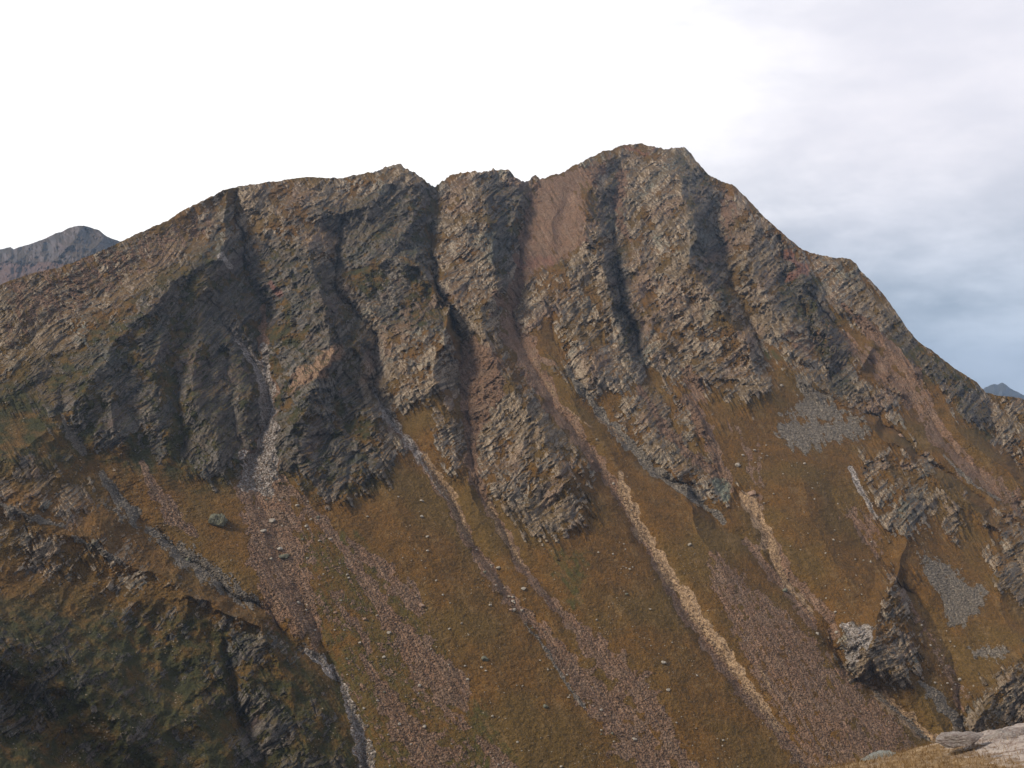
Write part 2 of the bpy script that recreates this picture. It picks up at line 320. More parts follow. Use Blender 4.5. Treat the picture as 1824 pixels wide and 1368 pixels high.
# strokes of loose stone: kind, strength, [(x, y, half width)]
STROKE = [
 ('p', 1.0, [(470,545,3),(468,620,6),(483,700,8),(478,750,12),(462,810,18),(465,850,26),(485,925,36),(505,1000,30),(530,1065,22)]),
 ('l', 1.0, [(470,620,5),(480,700,8),(477,760,13),(463,815,19),(462,850,22)]),
 ('l', 1.0, [(412,580,4),(432,615,5),(458,650,7),(470,690,9),(482,730,9)]),
 ('g', 1.0, [(112,742,4),(126,775,6),(150,805,4)]),
 ('g', .95, [(180,845,5),(205,882,7),(240,920,9)]),
 ('g', .8, [(0,898,4),(60,925,5),(110,935,3)]),
 ('g', .8, [(130,955,3),(180,982,4),(215,1000,2)]),
 ('p', .9, [(252,825,4),(272,870,7),(300,905,11),(330,940,8),(350,955,3)]),
 ('p', .85, [(440,860,8),(452,940,10),(470,1010,18),(510,1090,22),(545,1120,10)]),
 ('p', .85, [(540,1020,8),(548,1060,9),(560,1120,9),(560,1160,5)]),
 ('l', .9, [(545,1160,4),(575,1180,8),(605,1210,5),(618,1240,6),(635,1290,8),(645,1330,12),(660,1400,14)]),
 ('p', .9, [(520,870,3),(560,915,8),(600,965,6),(640,1020,9),(680,1080,12),(725,1140,17),(770,1200,26),(815,1240,24),(830,1260,6)]),
 ('p', .8, [(620,960,4),(680,1010,10),(730,1060,14),(750,1090,6)]),
 ('p', .8, [(600,1075,4),(640,1120,5),(660,1160,3)]),
 ('p', .85, [(645,1170,4),(680,1220,10),(700,1270,16),(750,1330,26),(800,1400,34)]),
 ('p', .7, [(690,1110,3),(760,1240,5),(830,1290,8)]),
 ('p', .8, [(850,1310,3),(880,1350,14),(920,1420,20)]),
 # gully 3
 ('l', .8, [(664,690,2),(690,742,6),(725,785,7),(760,830,6),(800,890,5)]),
 ('p', 1.0, [(700,755,6),(750,815,8),(800,890,7),(835,960,8),(880,1030,9),(930,1090,8),(975,1135,8),(1010,1180,14),(1060,1240,18),(1110,1300,22),(1170,1380,26)]),
 ('p', .8, [(1000,1095,5),(1040,1130,12),(1090,1180,20),(1140,1230,18),(1180,1290,12),(1230,1380,12)]),
 ('t', 1.0, [(758,812,4),(778,850,7),(800,880,7),(820,930,6),(845,970,3)]),
 ('g', .7, [(935,1110,1.5),(975,1160,2.5),(1010,1220,2.5),(1040,1260,2)]),
 # gully 4
 ('p', 1.0, [(828,620,5),(828,700,5),(836,780,7),(846,850,9),(862,890,5),(900,950,6),(930,1010,6),(975,1065,5),(1010,1100,7),(1060,1160,12)]),
 ('t', 1.0, [(868,895,2.5),(885,930,4.5),(905,965,5),(925,1000,3)]),
 # gully 5
 ('p', 1.0, [(920,590,14),(945,650,12),(985,715,13),(1040,790,9),(1090,860,8),(1125,920,7),(1160,985,6),(1200,1060,6),(1260,1150,8),(1320,1230,7),(1390,1305,7),(1450,1390,10)]),
 ('t', 1.0, [(1105,842,3),(1112,880,7),(1132,925,9),(1150,955,8),(1190,1020,9),(1230,1080,9),(1280,1150,9),(1330,1215,8),(1370,1275,6),(1385,1300,3)]),
 ('p', .7, [(880,520,5),(915,580,6),(960,640,5),(990,650,3)]),
 ('t', .6, [(950,640,3),(1000,720,4),(1050,760,3)]),
 # gully 6
 ('g', .9, [(1010,660,3),(1070,740,7),(1120,790,8),(1160,835,7),(1235,885,6),(1290,930,4)]),
 ('t', .9, [(1060,740,2),(1090,765,4),(1115,790,2)]),
 ('p', .9, [(1140,690,4),(1180,760,6),(1220,800,6),(1270,840,8),(1300,870,7)]),
 ('p', 1.0, [(1225,710,8),(1258,770,9),(1275,810,7),(1300,860,6)]),
 ('t', 1.0, [(1318,876,7),(1340,900,10),(1362,945,9),(1375,985,8),(1390,1020,4)]),
 ('t', 1.0, [(1385,1015,3),(1405,1045,5),(1430,1070,4),(1445,1090,2)]),
 ('p', .9, [(1330,960,5),(1380,1030,6),(1430,1085,7),(1450,1120,4)]),
 ('p', 1.0, [(1365,950,8),(1400,1020,8),(1440,1060,6),(1475,1095,7),(1490,1130,6)]),
 ('t', .8, [(1530,1205,4),(1580,1250,9),(1640,1300,9),(1680,1330,4)]),
 ('g', .9, [(1520,1195,2.5),(1575,1248,3),(1640,1305,3),(1672,1332,3)]),
 ('g', .95, [(1640,1215,3),(1670,1245,8),(1700,1280,6),(1712,1292,3)]),
 ('t', .8, [(1350,1185,2),(1372,1225,3)]),
 ('l', 1.0, [(1515,832,3),(1535,880,3),(1560,920,3)]),
 ('g', .8, [(1680,810,2),(1730,860,3),(1780,890,2)]),
 ('p', .9, [(1550,620,3),(1640,710,5),(1690,780,5),(1730,820,2)]),
 ('p', .8, [(1500,545,4),(1560,600,10),(1620,660,10),(1660,720,5)]),
 ('p', .5, [(1280,720,4),(1330,800,6),(1345,880,5)]),
 ('p', .6, [(1350,770,2),(1355,900,5),(1350,960,2)]),
 ('r', 1.0, [(483,505,4),(495,522,5)]),
 ('r', .7, [(1115,262,3),(1150,275,3),(1165,265,2)]),
 ('r', .8, [(1400,450,6),(1430,480,8),(1400,500,5)]),
 ('r', .6, [(930,470,8),(980,465,8)]),
 ('l', 1.0, [(1500,1115,4),(1530,1130,14),(1520,1170,10),(1515,1190,3)]),
 ('c', 1.0, [(1275,858,6),(1290,872,10),(1292,884,7)]),
 ('l', .9, [(395,455,5),(410,475,4)]),
 ('o', 1.0, [(520,690,9),(560,660,13),(600,622,8)]),
 ('o', .6, [(700,600,18),(740,560,20),(775,540,14)]),
 ('o', .5, [(1180,560,40),(1250,500,30)]),
]

def cover_fields(px, py):
    """where each ground cover lies on the mountain"""
    n = px.shape
    wx = px + 6 * fbm(px / 30, py / 30, 3, 41) + 2.5 * fbm(px / 7, py / 7, 2, 43)
    wy = py + 6 * fbm(px / 30, py / 30, 3, 42) + 2.5 * fbm(px / 7, py / 7, 2, 44)
    # patchiness runs along the bedding in bare rock, down the fall line elsewhere
    th = math.radians(42)
    P = px * math.cos(th) - py * math.sin(th); Q = px * math.sin(th) + py * math.cos(th)
    patchR = 0.6 * fbm(P / 60, Q / 22, 5, 51, 0.6) + 0.4 * fbm(px / 90, py / 90, 3, 52)
    tf = math.radians(58)
    A = px * math.cos(tf) + py * math.sin(tf); B = -px * math.sin(tf) + py * math.cos(tf)
    patchS = 0.55 * fbm(A / 40, B / 9, 5, 61, 0.62) + 0.45 * fbm(px / 14, py / 14, 4, 62, 0.65)
    patchF = .9 * fbm(A / 120, B / 20, 3, 64, .6) + .6 * fbm(A / 50, B / 8, 3, 65, .6)
    out = {k: np.zeros(n, np.float32) for k in 'Rpgtnlroc'}
    rk = np.zeros(n, np.float32)
    for s, pts in ROCK:
        xs = [p[0] for p in pts]; ys = [p[1] for p in pts]
        b = (px > min(xs) - 40) & (px < max(xs) + 40) & (py > min(ys) - 40) & (py < max(ys) + 40)
        sdv = poly_sd(wx[b], wy[b], pts)
        e = s * sstep(sdv + 38 * patchF[b], -26, 26)
        rk[b] = np.maximum(rk[b], e)
    fineR = fbm(P / 13, Q / 5, 3, 55, .65)
    out['R'] = sstep(np.minimum(rk, .655) - 0.5 + patchR * 1.3 + fineR * .5 + .55 * fbm(A / 34, B / 13, 4, 57, .6), -0.12, 0.16) * sstep(rk, 0.02, 0.2)
    acc = {}
    for k, s, pts in PATCH:
        xs = [p[0] for p in pts]; ys = [p[1] for p in pts]
        b = (px > min(xs) - 40) & (px < max(xs) + 40) & (py > min(ys) - 40) & (py < max(ys) + 40)
        sdv = poly_sd(wx[b], wy[b], pts)
        e = s * sstep(sdv, -16, 22)
        a = acc.setdefault(k, np.zeros(n, np.float32))
        a[b] = np.maximum(a[b], e)
    for k, s, pts in STROKE:
        xs = [p[0] for p in pts]; ys = [p[1] for p in pts]
        m = max(p[2] for p in pts) * 2 + 20
        b = (px > min(xs) - m) & (px < max(xs) + m) & (py > min(ys) - m) & (py < max(ys) + m)
        dd, (wd,), _ = line_dist(px[b] * .65 + wx[b] * .35, py[b] * .65 + wy[b] * .35, pts)
        wd = wd * np.clip(1 + 1.3 * fbm(px[b] / 26, py[b] / 26, 3, 47), .25, 1.6)
        e = s * sstep(-(dd - wd * 1.1), -4.0 - wd * .5, 3.5)
        a = acc.setdefault(k, np.zeros(n, np.float32))
        a[b] = np.maximum(a[b], e)
    for k, a in acc.items():
        out[k] = sstep(a - 0.5 + patchS * 1.0, -0.14, 0.2) * sstep(a, 0.02, 0.25)
        if k in 'toclr': out[k] = a * sstep(a - 0.5 + patchS * .95, -0.2, 0.15)
    return out, rk

def unproject(px, py, D):
    return np.stack([(px - CX) / F * D, D, (CY - py) / F * D], -1)

def grid_mesh(name, V, cols, rows, attrs, mat, smooth=True):
    """V: rows x cols x 3"""
    me = bpy.data.meshes.new(name)
    co = V.reshape(-1, 3).astype(np.float32)
    idx = np.arange(rows * cols).reshape(rows, cols)
    q = np.stack([idx[:-1, :-1], idx[1:, :-1], idx[1:, 1:], idx[:-1, 1:]], -1).reshape(-1, 4)
    me.vertices.add(len(co)); me.vertices.foreach_set('co', co.ravel())
    me.loops.add(q.size); me.loops.foreach_set('vertex_index', q.ravel().astype(np.int32))
    me.polygons.add(len(q)); me.polygons.foreach_set('loop_start', np.arange(0, q.size, 4, dtype=np.int32))
    me.polygons.foreach_set('use_smooth', np.full(len(q), smooth))
    me.update(calc_edges=True)
    for an, arr in attrs.items():
        at = me.attributes.new(an, 'FLOAT_COLOR', 'POINT')
        at.data.foreach_set('color', arr.reshape(-1, 4).astype(np.float32).ravel())
    me.materials.append(mat)
    ob = bpy.data.objects.new(name, me); COL.objects.link(ob)
    return ob

# ------------------------------------------------------------------ materials
def principled(N, col, rough=0.9, normal=None):
    ins = {'Base Color': col, 'Roughness': rough, 'Specular IOR Level': 0.2}
    if normal is not None: ins['Normal'] = normal
    p = N.n('ShaderNodeBsdfPrincipled', ins)
    N.n('ShaderNodeOutputMaterial', {'Surface': p.outputs[0]})
    return p

def mountain_material(name, tint=(1, 1, 1)):
    m = bpy.data.materials.new(name); m.use_nodes = True
    N = NT(m.node_tree)
    def attr(nm):
        a = N.n('ShaderNodeAttribute', attribute_name=nm)
        s = N.n('ShaderNodeSeparateColor', {0: a.outputs['Color']})
        return s.outputs[0], s.outputs[1], s.outputs[2], a.outputs['Alpha']
    rock, pink, grey, tan = attr('cover')
    green, light, red, orange = attr('cover2')
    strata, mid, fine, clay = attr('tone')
    pos = N.n('ShaderNodeNewGeometry').outputs['Position']
    n_s = N.noise(pos, 0.45, 3, 0.65)      # ~2 m
    n_m = N.noise(pos, 0.09, 5, 0.6)       # ~11 m
    n_l = N.noise(pos, 0.018, 4, 0.5)      # ~55 m
    n_e = N.noise(pos, 0.22, 6, 0.7)
    def dotp(v): return N.n('ShaderNodeVectorMath', {0: pos, 1: v}, operation='DOT_PRODUCT').outputs['Value']
    ca, sa = math.cos(math.radians(50)), math.sin(math.radians(50))
    bedv = N.n('ShaderNodeCombineXYZ', {0: dotp((ca * .16, 0, sa * .16)), 1: dotp((sa * .8, 0, -ca * .8)), 2: dotp((0, .2, 0))}).outputs[0]
    n_b = N.noise(bedv, .55, 5, .68, .4)
    nz = N.n('ShaderNodeSeparateXYZ', {0: N.n('ShaderNodeNewGeometry').outputs['Normal']}).outputs[2]
    def edge(f, k=.9, a=.34, b=.62, nn=None):
        return N.ramp(N.math('ADD', f, N.math('MULTIPLY', N.math('SUBTRACT', n_e if nn is None else nn, .5), k)), a, b)
    ledge = N.ramp(N.math('ADD', nz, N.math('MULTIPLY', N.math('SUBTRACT', n_e, .5), .5)), .66, .92, 1.0, .12)
    rock = N.math('MULTIPLY', edge(rock, 1.3), ledge)
    pink, grey, light, tan = edge(pink, 1.5), edge(grey, 1.5), edge(light, 1.3), edge(tan, 1.3)
    vo = N.n('ShaderNodeTexVoronoi', {'Vector': pos, 'Scale': 0.75, 'Randomness': 1.0}, feature='F1')
    vcol = N.n('ShaderNodeSeparateColor', {0: vo.outputs['Color']}).outputs[0]
    # autumn grass
    g = N.mix(N.ramp(n_m, .35, .65), (.122, .059, .0120), (.086, .044, .0100))
    g = N.mix(N.ramp(n_l, .42, .62), g, (.092, .054, .0125))
    g = N.mix(N.ramp(n_s, .52, .70, 0, .55), g, (.140, .084, .030))
    g = N.mix(N.ramp(n_s, .30, .46, .5, 0), g, (.030, .022, .008))
    g = N.mix(N.ramp(mid, .55, .8, 0, .6), g, (.150, .092, .036))
    g = N.mix(N.ramp(mid, .2, .42, .6, 0), g, (.058, .034, .0095))
    g = N.mix(N.math('MULTIPLY', green, N.ramp(n_m, .3, .6, .35, 1)), g, (.058, .050, .012))
    g = N.mix(N.math('MULTIPLY', fine, N.ramp(n_m, .38, .6, .25, .95)), g, (.032, .032, .010))  # darker grass; at lower left this is shade put into the colour
    # rock: bands along the bedding
    r = N.mix(N.ramp(strata, .30, .70), (.092, .082, .070), (.345, .277, .200))
    r = N.mix(N.ramp(mid, .52, .74, 0, .7), r, (.225, .140, .098))
    r = N.mix(N.ramp(mid, .22, .44, .7, 0), r, (.185, .190, .150))
    r = N.mix(N.ramp(n_b, .54, .70, 0, .7), r, (.40, .35, .27))
    r = N.mix(N.ramp(n_b, .32, .45, .55, 0), r, (.055, .048, .043))
    r = N.mix(N.ramp(n_e, .55, .72, 0, .45), r, (.20, .165, .155))
    r = N.mix(N.ramp(n_l, .46, .64, 0, .45), r, (.22, .155, .095))
    r = N.mix(fine, r, N.mix(1.0, r, (.47, .50, .57), 'MULTIPLY'))  # slate tint; also carries the painted shade of the lower left slope
    r = N.mix(orange, r, (.26, .165, .105))
    # screes
    sp = N.mix(vcol, (.115, .066, .040), (.200, .122, .082))
    sp = N.mix(N.ramp(n_m, .4, .65, 0, .5), sp, (.160, .118, .086))
    sp = N.mix(N.ramp(mid, .55, .8, 0, .6), sp, (.225, .155, .115))
    sp = N.mix(N.ramp(mid, .2, .45, .7, 0), sp, (.085, .053, .030))
    sg = N.mix(vcol, (.125, .104, .080), (.255, .215, .165))
    st = N.mix(N.ramp(n_s, .35, .65), (.17, .108, .058), (.33, .225, .130))
    sl = N.mix(vcol, (.23, .20, .172), (.40, .35, .31))
    c = N.mix(rock, g, r)
    sp = N.mix(1.0, sp, (1.16, 1.12, 1.02), 'MULTIPLY')
    c = N.mix(pink, c, sp)
    c = N.mix(grey, c, sg)
    c = N.mix(light, c, sl)
    c = N.mix(tan, c, st)
    c = N.mix(N.math('MULTIPLY', red, .6), c, (.20, .075, .055))
    c = N.mix(clay, c, (.19, .190, .135))
    n_f = N.noise(pos, 1.5, 3, .7)
    v1 = N.ramp(n_f, .36, .64, .62, 1.38)
    c = N.mix(1.0, c, N.n('ShaderNodeCombineColor', {0: v1, 1: v1, 2: v1}).outputs[0], 'MULTIPLY')
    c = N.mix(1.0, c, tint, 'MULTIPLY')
    # roughness of the ground
    b0 = N.n('ShaderNodeBump', {'Height': N.math('MULTIPLY', n_b, N.math('ADD', rock, .15)), 'Distance': 3.0, 'Strength': .9})
    b1 = N.n('ShaderNodeBump', {'Height': n_s, 'Distance': 1.9, 'Strength': .95, 'Normal': b0.outputs[0]})
    stones = N.math('MULTIPLY', N.math('MAXIMUM', N.math('MAXIMUM', pink, grey), N.math('MULTIPLY', light, .8)), vo.outputs['Distance'])
    b2 = N.n('ShaderNodeBump', {'Height': N.math('MULTIPLY', stones, -1.0), 'Distance': 1.3, 'Strength': .9, 'Normal': b1.outputs[0]})
    principled(N, c, .95, b2.outputs[0])
    return m

MAT_M = mountain_material('mountain_ground')

# ------------------------------------------------------------------ main mountain
def build_mountain():
    cols = np.concatenate([np.arange(-860, -60, 14.0), np.arange(-60, 1890, 1.3), np.arange(1890, 2700, 12.0)]).astype(np.float32)
    nc = len(cols)
    sy = sky_y(cols)
    v = np.linspace(0, 1, 860) ** 1.0
    low = np.linspace(1400, 1760, 40)[1:]
    py = np.concatenate([sy[None, :] + (1400 - sy[None, :]) * v[:, None], np.repeat(low[:, None], nc, 1)], 0).astype(np.float32)
    nr = py.shape[0]
    px = np.repeat(cols[None, :], nr, 0)
    B = base_depth(px, py)
    cv, rk = cover_fields(px, py)
    H, dv, dr, wx, wy = relief(px, py, rk)
    R = cv['R']
    # left hillside comes forward as a spur of its own
    scale = B / 1000.0
    loose = np.clip(cv['p'] + cv['g'] + cv['t'] + cv['l'], 0, 1)
    Rr = np.clip(rk * 1.1, 0, 1)
    # ribs running down the fall line
    X = (px - CX) / F * B; Yw = B; Zw = (CY - py) / F * B
    a = X * math.cos(TURN) + Yw * math.sin(TURN) * 1.0
    ux = a + 10 * fbm(X / 60, Zw / 60, 3, 71)
    ribs = ridged(ux / 46, Zw / 95, 4, 72)
    H = H + 9 * ribs * (0.22 + 0.9 * Rr) * sstep(dv, 2, 40)
    # bedding: tilted slabs, upper edge to the right
    th = math.radians(41)
    KM = .62
    qx = px + 34 * fbm(px / 190, py / 190, 3, 91, .55); qy = py + 34 * fbm(px / 190, py / 190, 3, 92, .55)
    P = (qx * np.cos(th) - qy * np.sin(th)) * KM; Q = (qx * np.sin(th) + qy * np.cos(th)) * KM
    # medium crags
    H = H + 14 * Rr * (fbm(X / 38, Zw / 30, 5, 81, .58))
    crag = ridged(P / 60 + .3 * perlin(X / 30, Zw / 30, 3), Q / 15 + .35 * perlin(X / 24, Zw / 24, 5), 3, 84, .55)
    H = H + 4.5 * Rr * crag * (0.45 + 0.55 * R)
    H = H + 2.4 * Rr * ridged(P / 26 + .2 * perlin(X / 9, Zw / 9, 8), Q / 4.6, 3, 87, .62) * (0.3 + 0.7 * R)
    fall = ridged((X + 14 * fbm(X / 40, Zw / 40, 3, 78)) / 21, Zw / 60, 3, 79, .55)
    H = H + 6.5 * fall * Rr
    R = cv['R'] = np.clip(R + .9 * Rr * sstep(R, .02, .5) * (.5 * crag + .35 * fall), 0, 1)
    joint = ridged((P + 5 * perlin(X / 20, Zw / 20, 14)) / 13, Q / 50, 2, 98, .6)
    H = H - 3.2 * R * sstep(joint, .55, .95) * sstep(fbm(px / 50, py / 50, 3, 99), -.2, .3)
    strata = np.zeros_like(px)
    bed = np.zeros_like(px)
    for lam, amp, sd_ in ((17, 4.2, 101), (7.6, 3.2, 111), (3.7, 1.9, 121)):
        ph = Q / lam + 1.9 * fbm(P / (lam * 9), Q / (lam * 3.5), 4, sd_, .5)
        fr = ph - np.floor(ph)
        saw = np.where(fr < .82, fr / .82, (1 - fr) / .18)
        on = sstep(fbm(P / (lam * 4.2), Q / (lam * 1.2), 3, sd_ + 5), -.3, .3)
        bed += amp * (saw - .5) * on
        strata += (amp ** .5) * (saw - .45) * on
    H = H + .78 * bed * R * (.16 + .84 * sstep(fbm(px / 75, py / 75, 3, 96), -.22, .35))
    # tussocks and small steps in the grass
    H = H + (1 - R) * (1.7 * fbm(X / 14, Zw / 9, 4, 131, .55) + 1.0 * fbm(X / 4.6, Zw / 2.0, 3, 133, .65)) * (1 - .4 * loose)
    lowleft = sstep(-(wx - 560 + (wy - 1368) * -.35), -60, 60) * sstep(wy, 980, 1100)
    H = H + lowleft * (10 * ridged(X / 40 + Zw / 90, Zw / 34, 4, 141, .55) + 4 * fbm(X / 12, Zw / 9, 3, 144))
    H = H + loose * 1.6 * fbm((-px * .87 + py * .5) / 7, (px * .5 + py * .87) / 70, 3, 152)
    # stones in scree and rough rock
    H = H + .8 * fbm(X / 2.4, Zw / 1.7, 2, 151, .7) * (R * .9 + loose * .35)
    # cut channels
    for pts in ([(740,800,3,5),(800,885,4,9),(850,975,5,10),(920,1080,5,6),(1010,1180,8,3),(1100,1270,10,2)],
                [(846,862,3,3),(890,930,4,7),(930,1010,4,6),(1010,1100,5,3)],
                [(1000,740,6,5),(1060,820,6,8),(1110,900,7,11),(1170,1000,8,12),(1240,1120,8,11),(1330,1240,7,8),(1400,1310,6,4),(1450,1380,6,3)],
                [(1070,740,5,8),(1150,830,6,9),(1240,890,6,8),(1320,960,6,7),(1400,1050,6,6),(1490,1165,6,6)],
                [(1315,880,4,5),(1350,930,6,9),(1390,1020,6,8),(1470,1095,6,7),(1500,1180,6,9),(1530,1210,5,10),(1600,1270,5,10),(1670,1332,5,8)],
                [(545,1160,4,3),(590,1195,4,5),(618,1240,5,5),(640,1300,5,5),(655,1400,5,4)],
                [(400,1150,4,8),(415,1230,6,14),(430,1290,7,16),(470,1368,8,12)],
                [(105,640,5,4),(112,745,6,8),(160,812,5,6),(215,880,5,4)],
                [(412,585,3,4),(435,620,4,7),(465,680,5,9),(480,735,6,8)],
                [(664,600,5,8),(664,690,5,9),(700,760,5,8),(740,800,4,6)],
                [(1560,650,4,3),(1640,745,5,4),(1720,820,5,3)]
                ):
        xs = [p[0] for p in pts]; ys = [p[1] for p in pts]
        b = (px > min(xs) - 60) & (px < max(xs) + 60) & (py > min(ys) - 60) & (py < max(ys) + 60)
        ww = px[b] * .6 + wx[b] * .4; wh = py[b] * .6 + wy[b] * .4
        dd, (wd, dep), sde = line_dist(ww, wh, pts)
        dd = np.where(sde < 0, dd * .55, dd)     # far bank longer and lit
        H[b] -= dep * np.exp(-(dd / (wd * 1.5)) ** 2)
    # keep the skyline from tearing
    D = B - H * np.clip(B / 1100, .7, 1.2)
    V = unproject(px, py, D)
    # far side of the ridge
    nb = 26
    top = V[0]
    back = []
    for i in range(nb, 0, -1):
        t = (i / nb) ** 1.6
        off = t * 900
        p = top.copy()
        p[:, 1] += off * .9 + 2; p[:, 0] += off * .12
        p[:, 2] -= off * .62 + 1.5 + 8 * t * fbm(top[:, 0] / 60, top[:, 0] * 0 + i * .5, 3, 7)
        back.append(p)
    V = np.concatenate([np.stack(back), V], 0)
    rep = lambda z: np.concatenate([np.repeat(z[:1], nb, 0), z], 0)
    sN = np.clip(.5 + strata * .33 + .35 * fbm(P / 16, Q / 5, 4, 161, .6), 0, 1)
    tf = math.radians(60)
    fa = px * math.cos(tf) + py * math.sin(tf); fb = -px * math.sin(tf) + py * math.cos(tf)
    mR = fbm(P / 70, Q / 34, 4, 171, .6); mS = fbm(fa / 60, fb / 5, 4, 172, .6); mG = .6 * fbm(px / 26, py / 7, 4, 173, .62) + .6 * fbm(fa / 90, fb / 16, 3, 174)
    mN = np.clip(.5 + .55 * (mR * R + (1 - R) * (mS * 1.3 * loose + (1 - loose) * mG * 1.2)), 0, 1)
    sl = 0  # slate, and painted shade at lower left
    for pts_, f_ in ((SLATE_SHADE[0], 34), (SLATE_SHADE[1], 18), (SLATE_SHADE[2], 14), (SLATE_SHADE[3], 14), (SLATE_SHADE[4], 14), (SLATE_SHADE[5], 12), (SLATE_SHADE[6], 14), (SLATE_SHADE[7], 40), (SLATE_SHADE[8], 14)):
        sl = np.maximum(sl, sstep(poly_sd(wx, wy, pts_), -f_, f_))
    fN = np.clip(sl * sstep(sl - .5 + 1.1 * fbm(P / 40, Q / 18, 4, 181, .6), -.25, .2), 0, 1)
    fN = np.maximum(fN, .9 * sstep(poly_sd(wx, wy, SLATE_SHADE[7]), -50, 50))  # whole lower left slope darkened, shade laid on as colour
    C1 = np.stack([rep(R), rep(cv['p']), rep(cv['g']), rep(cv['t'])], -1)
    C2 = np.stack([rep(cv['n']), rep(cv['l']), rep(cv['r']), rep(cv['o'])], -1)
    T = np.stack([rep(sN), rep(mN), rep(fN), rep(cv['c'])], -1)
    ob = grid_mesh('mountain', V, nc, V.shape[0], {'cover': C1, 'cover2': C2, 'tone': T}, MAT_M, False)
    ob['kind'] = 'structure'
    return cols, sy, D, V[nb:], cv
COLS, SY, DEP, VM, CV = build_mountain()

def surf(px, py):
    """point of the mountain surface seen at a photograph pixel, and how wide a pixel is there"""
    c = int(np.clip(np.searchsorted(COLS, px), 0, len(COLS) - 1))
    v = (py - SY[c]) / (1400 - SY[c])
    r = int(np.clip(round(v * 859), 0, 859))
    return VM[r, c], VM[r, c, 1] / F, r, c


# ------------------------------------------------------------------ far peaks
def far_terrain(name, skyl, D0, depth_gain, py_low, mat, step, seed, reliefamp, ridges=()):
    x0, x1 = skyl[0][0], skyl[-1][0]
    cols = np.arange(x0, x1, step).astype(np.float32)
    k = np.array(skyl, np.float32)
    sy = np.interp(cols, k[:, 0], k[:, 1]).astype(np.float32)
    sy = sy + 1.3 * fbm(cols / 9, cols * 0 + seed, 4, seed, .6)
    v = np.linspace(0, 1, 170)
    py = (sy[None, :] + (py_low - sy[None, :]) * v[:, None]).astype(np.float32)
    px = np.repeat(cols[None, :], len(v), 0)
    D = D0 / (1 + depth_gain * (py - sy[None, :]) / 100.0)
    X = (px - CX) / F * D0; Z = (CY - py) / F * D0
    sc = D0 / 4000.0
    R = np.full(px.shape, .7, np.float32)
    H = reliefamp * (.35 * ridged(X / (45 * sc), Z / (50 * sc), 4, seed + 3, .6) + ridged(X / (160 * sc) + .5 * fbm(X / 200 / sc, Z / 200 / sc, 2, seed), Z / (260 * sc), 5, seed + 1, .55))
    for pts in ridges:
        dd, (hh,), _ = line_dist(px + 3 * fbm(px / 10, py / 10, 2, 5), py, pts)
        H = H + hh * np.exp(-dd / 14.0)
    D = D - H
    V = unproject(px, py, D)
    back = []
    for i in range(12, 0, -1):
        t = (i / 12) ** 1.5; p = V[0].copy(); p[:, 1] += t * 1500 * sc + 3; p[:, 2] -= t * 800 * sc + 2; back.append(p)
    nbk = len(back)
    V = np.concatenate([np.stack(back), V], 0)
    rep = lambda z: np.concatenate([np.repeat(z[:1], nbk, 0), z], 0)
    lowscree = sstep(py + 6 * fbm(px / 16, py / 16, 3, 8), 462, 474) * sstep(-px, -150, -90) if seed == 31 else np.zeros_like(px)
    C1 = np.stack([rep(R * (1 - lowscree)), rep(lowscree), rep(0 * R), rep(0 * R)], -1)
    C2 = np.zeros_like(C1)
    T = np.stack([rep(np.clip(.5 + .5 * fbm(X / 40 / sc, Z / 25 / sc, 4, 9), 0, 1)), rep(np.clip(.5 + .5 * fbm(X / 90 / sc, Z / 90 / sc, 3, 19), 0, 1)), rep(R), rep(0 * R)], -1)
    ob = grid_mesh(name, V, len(cols), V.shape[0], {'cover': C1, 'cover2': C2, 'tone': T}, mat)
    ob['kind'] = 'structure'
    return V
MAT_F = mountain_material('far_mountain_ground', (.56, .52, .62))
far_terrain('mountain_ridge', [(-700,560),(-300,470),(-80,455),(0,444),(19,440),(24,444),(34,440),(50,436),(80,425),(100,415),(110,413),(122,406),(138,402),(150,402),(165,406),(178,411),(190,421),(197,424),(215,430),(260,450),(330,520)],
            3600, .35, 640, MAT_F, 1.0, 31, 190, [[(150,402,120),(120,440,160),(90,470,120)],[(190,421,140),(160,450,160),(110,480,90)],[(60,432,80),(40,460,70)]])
MAT_B = mountain_material('distant_mountain_ground', (.28, .38, .60))  # blue tint puts the haze of distance into the rock colour
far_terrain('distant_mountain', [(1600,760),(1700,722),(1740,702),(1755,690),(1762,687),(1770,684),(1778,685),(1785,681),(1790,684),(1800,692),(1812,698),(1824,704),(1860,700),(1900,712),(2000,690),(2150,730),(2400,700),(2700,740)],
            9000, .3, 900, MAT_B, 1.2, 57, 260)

# ------------------------------------------------------------------ valley floor and near ground
def simple_ground():
    m = mountain_material('valley_ground_cover')
    g = np.concatenate([-np.geomspace(14000, 40, 45), np.linspace(-30, 30, 5), np.geomspace(40, 14000, 45)])
    X, Y = np.meshgrid(g, g + 200)
    Z = -262 + 6 * fbm(X / 300, Y / 300, 3, 4) - 0 * X
    V = np.stack([X, Y, Z], -1)[:, ::-1]
    z = np.zeros(X.shape)
    C = np.stack([z, z, z, z], -1); T = np.stack([z + .5] * 3 + [z], -1)
    ob = grid_mesh('valley_ground', V[::-1][:, ::-1], len(g), len(g), {'cover': C, 'cover2': C, 'tone': T}, m)
    ob['kind'] = 'structure'
simple_ground()

